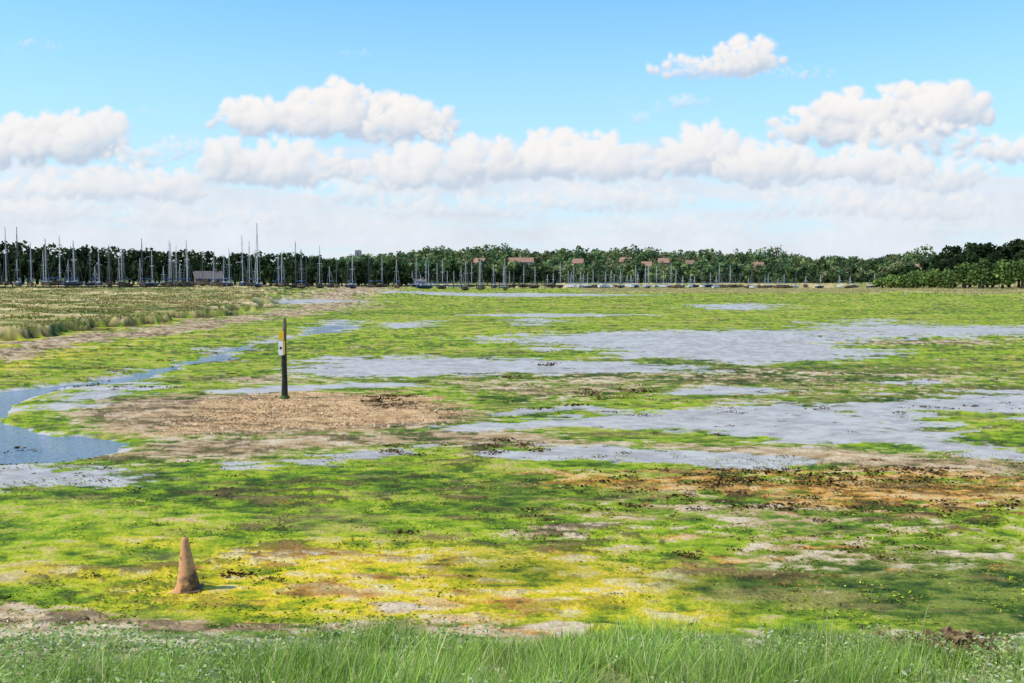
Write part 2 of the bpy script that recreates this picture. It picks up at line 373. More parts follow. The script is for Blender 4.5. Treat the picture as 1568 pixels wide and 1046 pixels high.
# seaweed
mweed=leafmat("seaweed",.15)
cx=[];cy=[];cr=[]
def region(pu,pv,n,r0,r1):
    for _ in range(n):
        cx.append(random.uniform(*pu)); cy.append(random.uniform(*pv)); cr.append(r0+(r1-r0)*random.random()**2.5)
region((880,1568),(720,785),330,.035,.16); region((1040,1500),(718,748),150,.05,.22)
region((0,1568),(760,930),330,.012,.07); region((900,1568),(640,720),45,.05,.14)
region((560,640),(606,628),55,.08,.24); region((880,1000),(596,612),60,.08,.24); region((590,830),(680,697),40,.06,.16)
region((700,1568),(575,640),150,.05,.2); region((0,900),(700,760),110,.03,.12); region((780,1568),(775,850),220,.03,.12)
region((0,370),(545,600),110,.06,.2); region((20,400),(500,540),70,.08,.2); region((0,130),(955,964),30,.03,.08)
for u,v,r in[(385,851,.14),(365,882,.17),(418,888,.09),(430,892,.06),(648,884,.10),(720,884,.08),(1050,850,.14),(1058,856,.10),(1255,800,.12),(-2,918,.12),(600,693,.2),(770,676,.22),(740,685,.2),(820,692,.2),(145,885,.1),(1350,858,.1),(620,816,.14),(840,559,.35),(30,685,.4),(20,692,.25),(780,578,.3),(880,622,.25)]:
    for _ in range(3): cx.append(u+random.uniform(-6,6)); cy.append(v+random.uniform(-1.5,1.5)); cr.append(r*.8)
cx=np.array(cx);cy=np.array(cy);cr=np.array(cr); gx,gy=G(cx,cy,.04)
per=22; R=np.repeat(cr,per); x=np.repeat(gx,per)+rng.normal(0,1.0,len(R))*R; y=np.repeat(gy,per)+rng.normal(0,.55,len(R))*R; n=len(R)
leaves("seaweed",x,y,rng.uniform(0,1,n)*R*.2+.01,rng.uniform(.1,.38,n)*R,pick([(.05,.036,.018),(.13,.08,.035),(.03,.024,.016),(.30,.16,.05)],n,[.33,.3,.2,.17]),mweed,.25)
n=30000; u=rng.uniform(-40,1610,n); v=428+np.exp(rng.uniform(np.log(270),np.log(540),n)); x,y=G(u,v,.04)
k=fbm(x*1.3,y*1.3,81,4)>.5; x=x[k];y=y[k];n=len(x)
leaves("algae_tufts",x,y,rng.uniform(0,.025,n),rng.uniform(.010,.034,n),pick([(.16,.25,.02),(.34,.40,.03),(.52,.48,.10),(.09,.11,.03),(.38,.24,.09)],n,[.3,.25,.13,.2,.12]),mweed,.2)
n=7500; u=rng.uniform(240,715,n); v=rng.uniform(603,668,n); x,y=G(u,v,.05); A_,L_=LP(x,y)
k=sdf(GRAV[0][0],A_,L_)>-.02+.05*rng.random(n); x=x[k];y=y[k];n=len(x); z=Hf(x,y)-.01; s=.015+.055*rng.random(n)**2
oc=np.array([(1,0,0),(0,1,0),(-1,0,0),(0,-1,0),(0,0,.7),(0,0,-.5)]); V=(oc[None]*s[:,None,None]*rng.uniform(.6,1.3,(n,6,1))+np.stack([x,y,z],1)[:,None]).reshape(-1,3)
tr=np.array([(0,1,4),(1,2,4),(2,3,4),(3,0,4)]); mk("gravel",V,(np.arange(n)[:,None,None]*6+tr).reshape(-1,3),mweed,cols=np.repeat(pick([(.60,.38,.19),(.48,.28,.13),(.68,.49,.30),(.28,.17,.09)],n),6,0))

# ---------------- post ----------------
def child(o,p): o.parent=p; return o
def empty(name,loc,rot=0):
    e=bpy.data.objects.new(name,None); scene.collection.objects.link(e); e.location=loc; e.rotation_euler=(0,0,rot); return e
def tube(path,rads,sides=8,rngj=0.0):
    V=[];Q=[]
    for i,(p,r) in enumerate(zip(path,rads)):
        for k in range(sides):
            a=2*math.pi*k/sides; rr_=r*(1+rngj*(random.random()-.5)); V.append((p[0]+rr_*math.cos(a),p[1]+rr_*math.sin(a),p[2]))
    for i in range(len(path)-1):
        for k in range(sides):
            k2=(k+1)%sides; Q.append((i*sides+k,i*sides+k2,(i+1)*sides+k2,(i+1)*sides+k))
    c=len(V); V.append(tuple(path[-1]))
    for k in range(sides): Q.append(((len(path)-1)*sides+k,(len(path)-1)*sides+(k+1)%sides,c,c))
    return V,Q
def pymesh(name,V,Fc,mat,smooth=False,cols=None,bevel=0,link=True):
    me=bpy.data.meshes.new(name); me.from_pydata([tuple(map(float,p)) for p in V],[],[tuple(dict.fromkeys(f)) for f in Fc]); me.materials.append(mat)
    if smooth:
        for p in me.polygons: p.use_smooth=True
    o=bpy.data.objects.new(name,me)
    if link: scene.collection.objects.link(o)
    if bevel:
        m=o.modifiers.new('b','BEVEL'); m.width=bevel; m.segments=2
    return o
def box(x0,x1,y0,y1,z0,z1):
    return [(x0,y0,z0),(x1,y0,z0),(x1,y1,z0),(x0,y1,z0),(x0,y0,z1),(x1,y0,z1),(x1,y1,z1),(x0,y1,z1)],[(0,3,2,1),(4,5,6,7),(0,1,5,4),(1,2,6,5),(2,3,7,6),(3,0,4,7)]
mwood=simple("weathered_black_wood",(.035,.03,.024),.85,.6,9,bump=.8)
mwood2=simple("weathered_wood",(.16,.12,.07),.85,.5,9,bump=.6)
msign=simple("sign_yellow_paint",(.80,.50,.04),.5,.15,6); mwhite=simple("sign_white_paint",(.85,.84,.78),.5,.12,6)
malg=simple("algae_on_wood",(.06,.10,.02),.9,.5,20)
px,py=G(436,611,.05); pz=float(Hf(np.array([px]),np.array([py]))[0])
P=empty("marker_post",(float(px),float(py),pz-.05))
pth=[(0,0,-.3),(.0,0,.15),(.012,0,.7),(-.005,0,1.2),(-.0,0,1.5)]
V,Q=tube(pth,[.115,.105,.09,.095,.085],10,.25); child(pymesh("post_lower",V,Q,mwood),P)
V,Q=tube([(.0,0,1.49),(.01,0,1.9),(.03,0,2.3),(.035,0,2.5),(.04,0,2.72)],[.085,.075,.07,.06,.045],8,.2); child(pymesh("post_upper",V,Q,mwood2),P)
V,Q=box(-.15,.0,-.125,-.095,1.50,1.98); child(pymesh("sign_plate_white",V,Q,mwhite,bevel=.006),P)
V,Q=box(-.16,.03,-.13,-.10,1.985,2.28); child(pymesh("sign_plate_yellow",V,Q,msign,bevel=.006),P)
V,Q=box(.003,.05,-.12,-.09,1.52,1.98); child(pymesh("sign_edge_yellow",V,Q,msign),P)
V,Q=box(-.115,-.045,-.132,-.127,1.70,1.78); child(pymesh("sign_symbol",V,Q,mwood),P)
V,Q=tube([(0,0,-.05),(0,0,.06),(.01,0,.16)],[.22,.18,.118],12,.35); child(pymesh("algae_skirt",V,Q,malg),P)

# ---------------- traffic cone ----------------
mcone,t,b=material("muddy_shaded_orange_plastic"); tc=t.new('ShaderNodeTexCoord').outputs['Object']; sx=t.new('ShaderNodeSeparateXYZ'); t.l.new(tc,sx.inputs[0])
nz_=t.noise(tc,7,6,.6); mm=t.sstep(t.m('MULTIPLY_ADD',t.m('SUBTRACT',nz_,.5),1.1,t.m('SUBTRACT',sx.outputs[2],t.m('MULTIPLY',sx.outputs[0],1.6))),-.02,.22)  # mud blotches, plus shade painted in: darker toward the right and the bottom
cc=t.mix(mm,(.11,.05,.022),(.64,.30,.12)); cc=t.mix(t.m('MULTIPLY',t.sstep(t.noise(tc,22,5,.6),.55,.66),.7),cc,(.14,.07,.035))
t.l.new(cc,b.inputs['Base Color']); b.inputs['Roughness'].default_value=.75
bp=t.new('ShaderNodeBump'); bp.inputs['Strength'].default_value=.5; bp.inputs['Distance'].default_value=.02; t.l.new(nz_,bp.inputs['Height']); t.l.new(bp.outputs[0],b.inputs['Normal'])
px,py=G(288,903,.05); pz=float(Hf(np.array([px]),np.array([py]))[0])
C=empty("traffic_cone",(float(px),float(py),pz),.35); C.rotation_euler=(.02,-.035,.15)
prof=[(.155,-.03),(.15,.02),(.145,.05),(.135,.10),(.112,.22),(.11,.225),(.085,.40),(.083,.405),(.055,.58),(.042,.66),(.033,.685),(.018,.69)]
V=[];Q=[];S=28
for r,z in prof:
    for k in range(S): a=2*math.pi*k/S; V.append((r*math.cos(a)*(1+.04*math.sin(3*a+z*5)),r*math.sin(a),z))
for i in range(len(prof)-1):
    for k in range(S): Q.append((i*S+k,i*S+(k+1)%S,(i+1)*S+(k+1)%S,(i+1)*S+k))
child(pymesh("cone_body",V,Q,mcone,True),C)
V,Q=box(-.175,.175,-.17,.17,-.06,.022); child(pymesh("cone_base",V,Q,mcone,bevel=.012),C)

# ---------------- trees ----------------
mleaf=leafmat("tree_foliage"); mbark=simple("bark",(.07,.055,.04),.9,.4,2)
def trees(name,T,leaf,nl,pal):
    LX=[];LC=[];LS=[];TV=[];TQ=[]
    for (x,y,z,h,r) in T:
        nb=random.randint(7,11); tone=random.uniform(.65,1.3); pc=np.array(random.choice(pal))
        lob=[]
        for i in range(nb):
            a=random.uniform(0,6.28); q=random.uniform(.15,.72)*r; zz=h*random.uniform(.28,.86); rad=r*random.uniform(.3,.52)*(1.15-.5*abs(zz/h-.5))
            lob.append((q*math.cos(a)*(1.1-.5*zz/h),q*math.sin(a)*(1.1-.5*zz/h),zz,rad,random.uniform(.7,1.25)))
        lob.append((0,0,h*.88,r*.33,1.1)); lob.append((0,0,h*.5,r*.6,.8))
        k=nl//len(lob)
        for lx,ly,lz,lr,lt in lob:
            d=rng.normal(size=(k,3)); d/=np.linalg.norm(d,axis=1)[:,None]; rad=lr*rng.uniform(.55,1.12,(k,1))
            p=d*rad*np.array([1,1,.85])+np.array([x+lx,y+ly,z+lz]); LX.append(p)
            LC.append(pc*tone*lt*rng.uniform(.6,1.4,(k,1))); LS.append(rng.uniform(.6,1.3,k)*leaf)
        b0=len(TV); V,Q=tube([(x,y,z-.3),(x+.1,y,z+h*.3),(x+.2,y,z+h*.75)],[r*.08,r*.06,r*.02],5); TV+=V; TQ+=[tuple(i+b0 for i in f) for f in Q]
        for _ in range(3):
            b0=len(TV);a=random.uniform(0,6.28); V,Q=tube([(x+.1,y,z+h*.3),(x+math.cos(a)*r*.5,y+math.sin(a)*r*.5,z+h*.62)],[r*.035,r*.012],4); TV+=V; TQ+=[tuple(i+b0 for i in f) for f in Q]
    c=np.concatenate(LX);col=np.concatenate(LC);s=np.concatenate(LS)[:,None]; n=len(c)
    a=rng.normal(size=(n,3));a[:,2]*=.6;a/=np.linalg.norm(a,axis=1)[:,None]; b_=np.cross(a,rng.normal(size=(n,3)));b_/=np.linalg.norm(b_,axis=1)[:,None]
    V=np.stack([c-a*s,c+b_*s*.7,c+a*s*.9,c-b_*s*.8],1).reshape(-1,3)
    o=mk(name,V,np.arange(4*n).reshape(-1,4),mleaf,cols=np.repeat(col,4,0))
    tk=pymesh("trunks_and_limbs",TV,TQ,mbark); tk.parent=o
    return o
def hz(x,y): return float(Hf(np.array([float(x)]),np.array([float(y)]))[0])
HS=[(797,790,20,0,'w'),(735,770,9,0,'b'),(1018,800,10,2,'b'),(1160,760,8,0,'b'),(958,810,9,2,'b'),(1056,770,7,0,'b'),(1408,700,10,0,'b'),(885,790,8,0,'b'),(990,750,7,0,'w')]
hw=[]
for u,d,w,e,kd in HS:
    x,y=at_dist(u,d); hw.append((math.atan2(x,y),d,w))
pal_d=[(.042,.064,.026),(.032,.050,.021),(.052,.076,.028)]
pal_h=[(.15,.21,.075),(.115,.17,.07),(.21,.25,.09),(.09,.14,.065),(.23,.24,.11)]
T=[]
u=-330
while u<620:
    d=random.uniform(405,440); x,y=at_dist(u,d); top=np.interp(u,[-330,0,100,300,330,420,480,520,620],[374,376,381,384,389,389,391,396,404])+random.uniform(-3,6)
    z=hz(x,y); h=(HV-top)/F*d+CZ-z; T.append((x,y,z,h,h*random.uniform(.34,.48))); 
    d2=d-random.uniform(10,25); x,y=at_dist(u+8,d2); z=hz(x,y); h2=h*random.uniform(.45,.8); T.append((x,y,z,h2,h2*random.uniform(.42,.6)))
    u+=random.uniform(9,17)
u=600
while u<860:
    d=random.uniform(520,560); x,y=at_dist(u,d); top=np.interp(u,[600,860],[402,414])+random.uniform(-4,6); z=hz(x,y); h=(HV-top)/F*d+CZ-z; T.append((x,y,z,h,h*random.uniform(.45,.6))); u+=random.uniform(7,13)
trees("tree_line",T,.75,360,pal_d)
T=[]
for row,d0 in enumerate([610,650,700,745,790,840,890,950,1010]):
    u=430 if row<7 else 380
    while u<1620:
        d=d0+random.uniform(-18,18); x,y=at_dist(u,d); a=math.atan2(x,y); z=hz(x,y); h=random.uniform(8,13.5)*(1.0 if row>0 else .8)
        if row>=7: h=random.uniform(9,16)*(1+.35*math.sin(u*.017)*math.sin(u*.043+1))
        nb_=[hd for ha,hd,w in hw if abs(a-ha)*hd<w*.5+1]
        bad=any(hd-70<d<hd+9 for hd in nb_)
        if bad and d<nb_[0]-25: h*=.62; bad=False
        if not bad: T.append((x,y,z,h,h*random.uniform(.42,.6)))
        u+=random.uniform(7,13)*F/d0/1.35
trees("distant_trees",T,1.2,150,pal_h)
T=[]
for u,d,top,wr in[(1372,400,417,.6),(1392,395,410,.6),(1415,400,404,.5),(1440,380,394,.5),(1462,385,383,.42),(1485,380,378,.42),(1512,390,380,.42),(1535,380,385,.45),(1560,385,376,.42),(1590,380,370,.42),(1620,385,372,.42),(1660,385,374,.42),(1700,385,376,.45),(1430,370,412,.7),(1450,365,403,.6),(1500,395,382,.5),(1545,395,380,.5),(1475,375,395,.6),(1520,375,395,.6),(1570,375,392,.6)]:
    x,y=at_dist(u,d); z=hz(x,y); h=(HV-top)/F*d+CZ-z; T.append((x,y,z,h*1.03,h*wr))
trees("oak_trees",T,.65,1500,pal_d)
T=[]
for u,d,top,wr in[(1478,345,407,.7),(1505,340,401,.65),(1535,342,404,.7),(1565,340,402,.65),(1600,342,403,.65),(1385,370,424,.9),(1405,365,420,.9),(1425,360,417,.9),(1450,355,416,.9),(1350,400,427,1.0),(1365,395,424,1.0)]:
    x,y=at_dist(u,d); z=hz(x,y); h=(HV-top)/F*d+CZ-z; T.append((x,y,z,h,h*wr))
trees("willow_bushes",T,.5,900,[(.16,.23,.06),(.13,.19,.055)])
T=[]
u=440
while u<1400:
    d=random.uniform(560,600); x,y=at_dist(u,d); z=hz(x,y); h=random.uniform(2.5,6.0); T.append((x,y,z-.5,h,h*.75)); u+=random.uniform(6,13)
trees("shore_scrub",T,.8,90,[(.08,.11,.04),(.05,.075,.03)])

# ---------------- houses ----------------
mbrick=simple("red_brick",(.28,.17,.12),.85,.3,1.5); mren=simple("cream_render",(.55,.51,.44),.8,.1,1); mroof=simple("clay_roof_tiles",(.32,.17,.115),.8,.35,1.2); mroof2=simple("grey_slate",(.16,.13,.12),.8,.3,1.2); mglass=simple("window_glass",(.03,.04,.05),.15,.1,1); mtrim=simple("white_trim",(.6,.6,.58),.6,.05,1)
def house(name,x,y,z,w,dp,h,rot,wall,rf=mroof):
    E=empty(name,(x,y,z),rot); W=w/2;D=dp/2;rh=dp*.42
    V=[(-W,-D,-3),(W,-D,-3),(W,D,-3),(-W,D,-3),(-W,-D,h),(W,-D,h),(W,D,h),(-W,D,h),(-W,0,h+rh),(W,0,h+rh)]
    child(pymesh("walls",V,[(0,1,5,4),(1,2,6,9,5),(2,3,7,6),(3,0,4,8,7)],wall),E)
    o=.45; s=rh/D; V=[]
    for zo in(0.06,.3):
        V+=[(-W-o,-D-o,h-o*s+zo),(W+o,-D-o,h-o*s+zo),(W+o,0,h+rh+zo),(-W-o,0,h+rh+zo),(-W-o,D+o,h-o*s+zo),(W+o,D+o,h-o*s+zo)]
    child(pymesh("roof",V,[(6,7,8,9),(9,8,11,10),(1,0,3,2),(2,3,4,5),(0,1,7,6),(5,4,10,11),(1,2,8,7),(2,5,11,8),(3,0,6,9),(4,3,9,10)],rf),E)
    Vs=[];Fs=[];Vt=[];Ft=[]
    nw=max(2,int(w/3))
    for i in range(nw):
        xc=-W+(i+.5)*w/nw
        for zc in ([1.4,4.0] if h>4 else [1.4]):
            v,f=box(xc-.55,xc+.55,-D-.05,-D-.02,zc-.5,zc+.6); Fs+=[tuple(j+len(Vs) for j in q) for q in f]; Vs+=v
            v,f=box(xc-.7,xc+.7,-D-.09,-D-.055,zc-.62,zc-.52); Ft+=[tuple(j+len(Vt) for j in q) for q in f]; Vt+=v
    child(pymesh("windows",Vs,Fs,mglass),E); child(pymesh("sills",Vt,Ft,mtrim),E)
    v,f=box(-.45,.45,-D-.06,-D-.03,-.5,2.0); child(pymesh("door",[(a+W*.1+.9,b2,c2) for a,b2,c2 in v],f,mtrim),E)
    v,f=box(W*.5,W*.5+.9,-.35,.35,h+rh*.5,h+rh+1.3); child(pymesh("chimney",v,f,mbrick),E)
for u,d,w,e,kd in HS:
    x,y=at_dist(u,d); house("brick_house" if kd=='b' else "rendered_house",float(x),float(y),hz(x,y)+.6,w,8,4.6,random.uniform(-.6,.6)*(0.3 if w>15 else 1)-math.atan2(x,y)*.5,mbrick if kd=='b' else mren,random.choice([mroof,mroof,mroof2]) if kd=='b' else mroof)
x,y=at_dist(318,395); house("brick_house",float(x),float(y),hz(x,y),10,6,2.4,.5,mbrick,mroof2)
x,y=at_dist(640,520); house("boat_shed",float(x),float(y),hz(x,y)-1.2,8,4,2.0,.1,mren,mroof2)
x,y=at_dist(549,900); z=hz(x,y)
E=empty("church_tower",(float(x),float(y),z)); mst=simple("stone",(.32,.30,.27),.85,.2,.5)
v,f=box(-2.6,2.6,-2.6,2.6,-2,16.0); child(pymesh("tower",v,f,mst),E)
Vs=[];Fs=[]
for i in(-2.2,-.55,1.1):
    for a,b2 in((-2.62,-2.1),(2.1,2.62)):
        v,f=box(i,i+1.1,a,b2,16.002,17.0); Fs+=[tuple(j+len(Vs) for j in q) for q in f]; Vs+=v
child(pymesh("battlements",Vs,Fs,mst),E); v,f=box(-.5,.5,-2.65,-2.61,12,14.4); child(pymesh("belfry_window",v,f,mglass),E)

# ---------------- sailboats ----------------
mhull=simple("hull_white",(.55,.57,.60),.35,.1,.5); mhull2=simple("hull_navy",(.03,.045,.09),.35,.1,.5); mhull3=simple("hull_dark",(.10,.07,.05),.5,.2,.5)
mmast=simple("mast_aluminium",(.48,.48,.49),.5,.1,1); mmastd=simple("mast_dark",(.12,.12,.12),.5,.1,1); mcover=simple("sail_cover_blue",(.05,.09,.22),.8,.1,1)
def hull_mesh(Ln,B_,Fb):
    st=[(-.5,.62,1.0,.35),(-.35,.85,.95,.1),(-.1,1,.92,-.05),(.15,.95,.95,-.05),(.33,.66,1.02,.08),(.45,.3,1.1,.3),(.5,.02,1.18,.8)]
    V=[];Q=[]
    for s,bw,fb,kz in st:
        b_=B_/2*bw
        V+=[(-b_*.85,s*Ln,Fb*fb+.02),(-b_,s*Ln,Fb*fb),(-b_*.9,s*Ln,Fb*(.35+.3*kz)),(-b_*.35,s*Ln,Fb*kz*.8),(0,s*Ln,Fb*(kz*.8-.1)),(b_*.35,s*Ln,Fb*kz*.8),(b_*.9,s*Ln,Fb*(.35+.3*kz)),(b_,s*Ln,Fb*fb),(b_*.85,s*Ln,Fb*fb+.02)]
    n=9
    for i in range(len(st)-1):
        for k in range(n): Q.append((i*n+k,i*n+(k+1)%n,(i+1)*n+(k+1)%n,(i+1)*n+k))
    Q.append(tuple(range(n-1,-1,-1)))
    return V,Q
protos={}
for key,mat in(('w',mhull),('n',mhull2),('d',mhull3)):
    V,Q=hull_mesh(8.5,2.8,1.25); o=pymesh("hull",V,Q,mat,link=False); protos[key]=o.data
V,Q=hull_mesh(3.8,1.7,.55); cab=pymesh("cabin",V,Q,mhull,link=False).data; cabd=pymesh("cabin",V,Q,mhull3,link=False).data
vv,ff=box(-.72,.72,-1.3,.7,.2,.38); winm=pymesh("cabin_windows",vv,ff,mglass,link=False).data
v1,f1_=box(-.12,.12,-.9,.9,-1.4,.05); keelm=pymesh("keel",v1,f1_,mhull2,link=False).data
def cyl(p,q,r,s=6):
    p=Vector(p);q=Vector(q);d=(q-p).normalized();a=d.orthogonal().normalized();b2=d.cross(a);V=[];Fs=[]
    for c_ in(p,q):
        for k in range(s): an=2*math.pi*k/s; V.append(tuple(c_+r*(a*math.cos(an)+b2*math.sin(an))))
    for k in range(s): Fs.append((k,(k+1)%s,s+(k+1)%s,s+k))
    Fs.append(tuple(range(s,2*s)));return V,Fs
def boat(name,x,y,z,rot,H,hk,dark,mr,s=1.0,tilt=0):
    E=empty(name,(x,y,z),rot); E.rotation_euler=(0,tilt,rot)
    def lk(nm,me,loc=(0,0,0),sc=(1,1,1)):
        o=bpy.data.objects.new(nm,me); scene.collection.objects.link(o); o.parent=E; o.location=loc; o.scale=sc; return o
    lk("hull",protos[hk],(0,0,0),(s,s,s)); lk("cabin",cabd if hk=='d' else cab,(0,-.3*s,1.15*s),(s,s,s)); lk("cabin_windows",winm,(0,-.1*s,1.2*s),(s,s,s)); lk("keel",keelm,(0,0,0),(s,s,s))
    mm_=mmastd if dark else mmast
    Vs=[];Fs=[]
    def ad(vf):
        Fs.extend([tuple(j+len(Vs) for j in f) for f in vf[1]]); Vs.extend(vf[0])
    ad(cyl((0,.6*s,1),(0,.6*s,H),mr)); ad(cyl((-.9,.6*s,H*.58),(.9,.6*s,H*.58),mr*.5)); ad(cyl((0,.6*s,H),(.35,.6*s,H+.25),mr*.4))
    child(pymesh("mast",Vs,Fs,mm_),E)
    Vs=[];Fs=[]
    for q in((0,4.1*s,1.3),(0,-4*s,1.2),(-1.3*s,.5*s,1.2),(1.3*s,.5*s,1.2)): ad(cyl(q,(0,.6*s,H*.97),mr*.16,3))
    child(pymesh("stays",Vs,Fs,mm_),E)
    Vs=[];Fs=[]
    ad(cyl((0,.5*s,2.1),(0,-3*s,2.2),.16,6)); child(pymesh("boom_and_sail_cover",Vs,Fs,mcover),E)
us=[10,28,48,70,73,90,112,116,140,152,168,186,192,218,232,258,262,270,288,310,330,352,372,383,395,425,432,455,462,490,515,540]
tops=[358,357,378,375,372,368,376,374,384,386,380,384,388,370,388,372,376,380,372,390,388,384,364,372,346,390,388,372,384,378,396,392]
for i,(u,tp) in enumerate(zip(us,tops)):
    d=random.uniform(300,345)
    if u==395: d=280
    x,y=at_dist(u,d); z=hz(x,y)+.1; H=(HV-tp)/F*d+CZ-z
    boat("sailboat",float(x),float(y),z,random.uniform(-.9,.9)+(3.14 if random.random()<.5 else 0),max(H,6),random.choice('nddddn'),random.random()<.3,.10 if u!=395 else .14,random.uniform(.6,.85),random.uniform(-.02,.02))
for i in range(30):
    u=10+i*26+random.uniform(-12,12); d=random.uniform(335,390); x,y=at_dist(u,d); z=hz(x,y)+.1; H=(HV-random.uniform(388,410))/F*d+CZ-z
    boat("sailboat",float(x),float(y),z,random.uniform(-.9,.9),max(H,5),random.choice('nddd'),random.random()<.25,.09,random.uniform(.6,.8),random.uniform(-.02,.02))
random.seed(5)
u=600
while u<1345:
    dn=np.interp(u,[575,850,870,1080,1180,1230,1345],[15,11,6.5,7.5,10,18,24]); d=random.uniform(440,500); x,y=at_dist(u,d); z=.25
    tp=np.interp(u,[575,850,1180,1345],[404,403,410,420])+random.uniform(-4,18); H=(HV-tp)/F*d+CZ-z
    boat("sailboat",float(x),float(y),z,random.uniform(-1.3,1.3),H,random.choice('wwwnd') if 840<u<1100 else random.choice('wnddd'),random.random()<.2,.105,random.uniform(.6,.9))
    u+=random.uniform(.3,1.75)*dn
E=empty("jetty",(0,0,0)); Vs=[];Fs=[];Vp=[];Fp=[]
U=np.linspace(-60,860,80); D=np.interp(U,[-60,200,860],[262,275,430]); jx,jy=at_dist(U,D)
for i in range(len(U)-1):
    p=Vector((jx[i],jy[i],0));q=Vector((jx[i+1],jy[i+1],0))
    zz=np.interp(D[i],[262,430],[2.35,1.6]); n_=(q-p).normalized().cross(Vector((0,0,1)))*.9
    c0=[p-n_,q-n_,q+n_,p+n_]; v=[(c_.x,c_.y,zz-.3) for c_ in c0]+[(c_.x,c_.y,zz) for c_ in c0]
    Fs+=[tuple(j+len(Vs) for j in f) for f in [(0,3,2,1),(4,5,6,7),(0,1,5,4),(2,3,7,6)]]; Vs+=v
    vf=cyl((p-n_*1.05).to_tuple()[:2]+(-.5,),(p-n_*1.05).to_tuple()[:2]+(zz+random.uniform(.4,1.1),),.14); Fp+=[tuple(j+len(Vp) for j in f) for f in vf[1]]; Vp+=vf[0]
child(pymesh("deck",Vs,Fs,mwood),E); child(pymesh("piles",Vp,Fp,mwood),E)

# ---------------- sun + sky ----------------
SE=math.radians(50); SA=math.radians(-106)
sd=Vector((math.sin(SA)*math.cos(SE),math.cos(SA)*math.cos(SE),math.sin(SE)))
sl=bpy.data.lights.new("sun",'SUN'); sl.energy=4.4; sl.angle=math.radians(.5); sl.color=(1,.94,.84); so=bpy.data.objects.new("sun",sl); scene.collection.objects.link(so); so.rotation_euler=(-sd).to_track_quat('-Z','Y').to_euler()
w=bpy.data.worlds.new("World"); scene.world=w; w.use_nodes=True; t=NT(w.node_tree); bg=t.n['Background']
sky=t.new('ShaderNodeTexSky',sky_type='NISHITA',sun_disc=False,sun_elevation=SE,sun_rotation=SA); sky.air_density=1.0; sky.dust_density=.6; sky.ozone_density=2.0
STR=.12; K=1/STR
tcw=t.new('ShaderNodeTexCoord').outputs['Generated']; sx=t.new('ShaderNodeSeparateXYZ'); t.l.new(tcw,sx.inputs[0])
sc=t.v('MULTIPLY',sky.outputs[0],(1.05,1.72,2.0))
c=t.mix(t.sstep(sx.outputs[2],.32,-.03,0,.92),sc,(.64*K,.81*K,.93*K))
t.l.new(c,bg.inputs[0]); bg.inputs[1].default_value=STR

# cloud bank: a far curved glowing shell, cumulus light and shade painted in its colours
su=np.arange(-420,1990,1.45); sv=np.arange(-90,431,1.35)
Ug,Vg=np.meshgrid(su,sv); sh=Ug.shape
def N2(s,sd,o=5,g=.5): return (fbm(Ug/s,Vg/s,sd,o,g)-.5)*2
wx=N2(60,301,6,.58)*15; wy=N2(60,321,6,.58)*12
UW=Ug+wx; VW=Vg+wy; fineN=N2(20,341,5,.55); big=N2(90,361,5,.55)
def blur(a,k):
    for _ in range(k):
        p=np.pad(a,1,mode='edge'); a=(p[1:-1,:-2]+p[1:-1,2:]+2*p[1:-1,1:-1])/4; p=np.pad(a,1,mode='edge'); a=(p[:-2,1:-1]+p[2:,1:-1]+2*p[1:-1,1:-1])/4
    return a
CC=np.zeros(sh+(3,)); CA=np.zeros(sh)
lv=np.array([-.55,-.68,.48]); lv/=np.linalg.norm(lv)
LIT=np.array([.96,.93,.91]); SHD=np.array([.55,.645,.77])
def over(col,al):
    global CC,CA
    CC=CC*(1-al[...,None])+col*al[...,None]; CA=CA*(1-al)+al
hz_=ss(220,420,Vg)*.5; over(np.ones(sh+(3,))*np.array([.80,.86,.93]),hz_)
stn=(fbm(Ug/150,Vg/26,401,6,.55)-.5)*2; ha=ss(-.15,.5,stn+ss(170,300,Vg)*.65-.25)*ss(185,250,Vg)*.85
over(np.ones(sh+(3,))*np.array([.78,.815,.885])+(fineN*.04+big*.08)[...,None],np.clip(ha,0,1))
vf_=N2(6,381,3,.6)
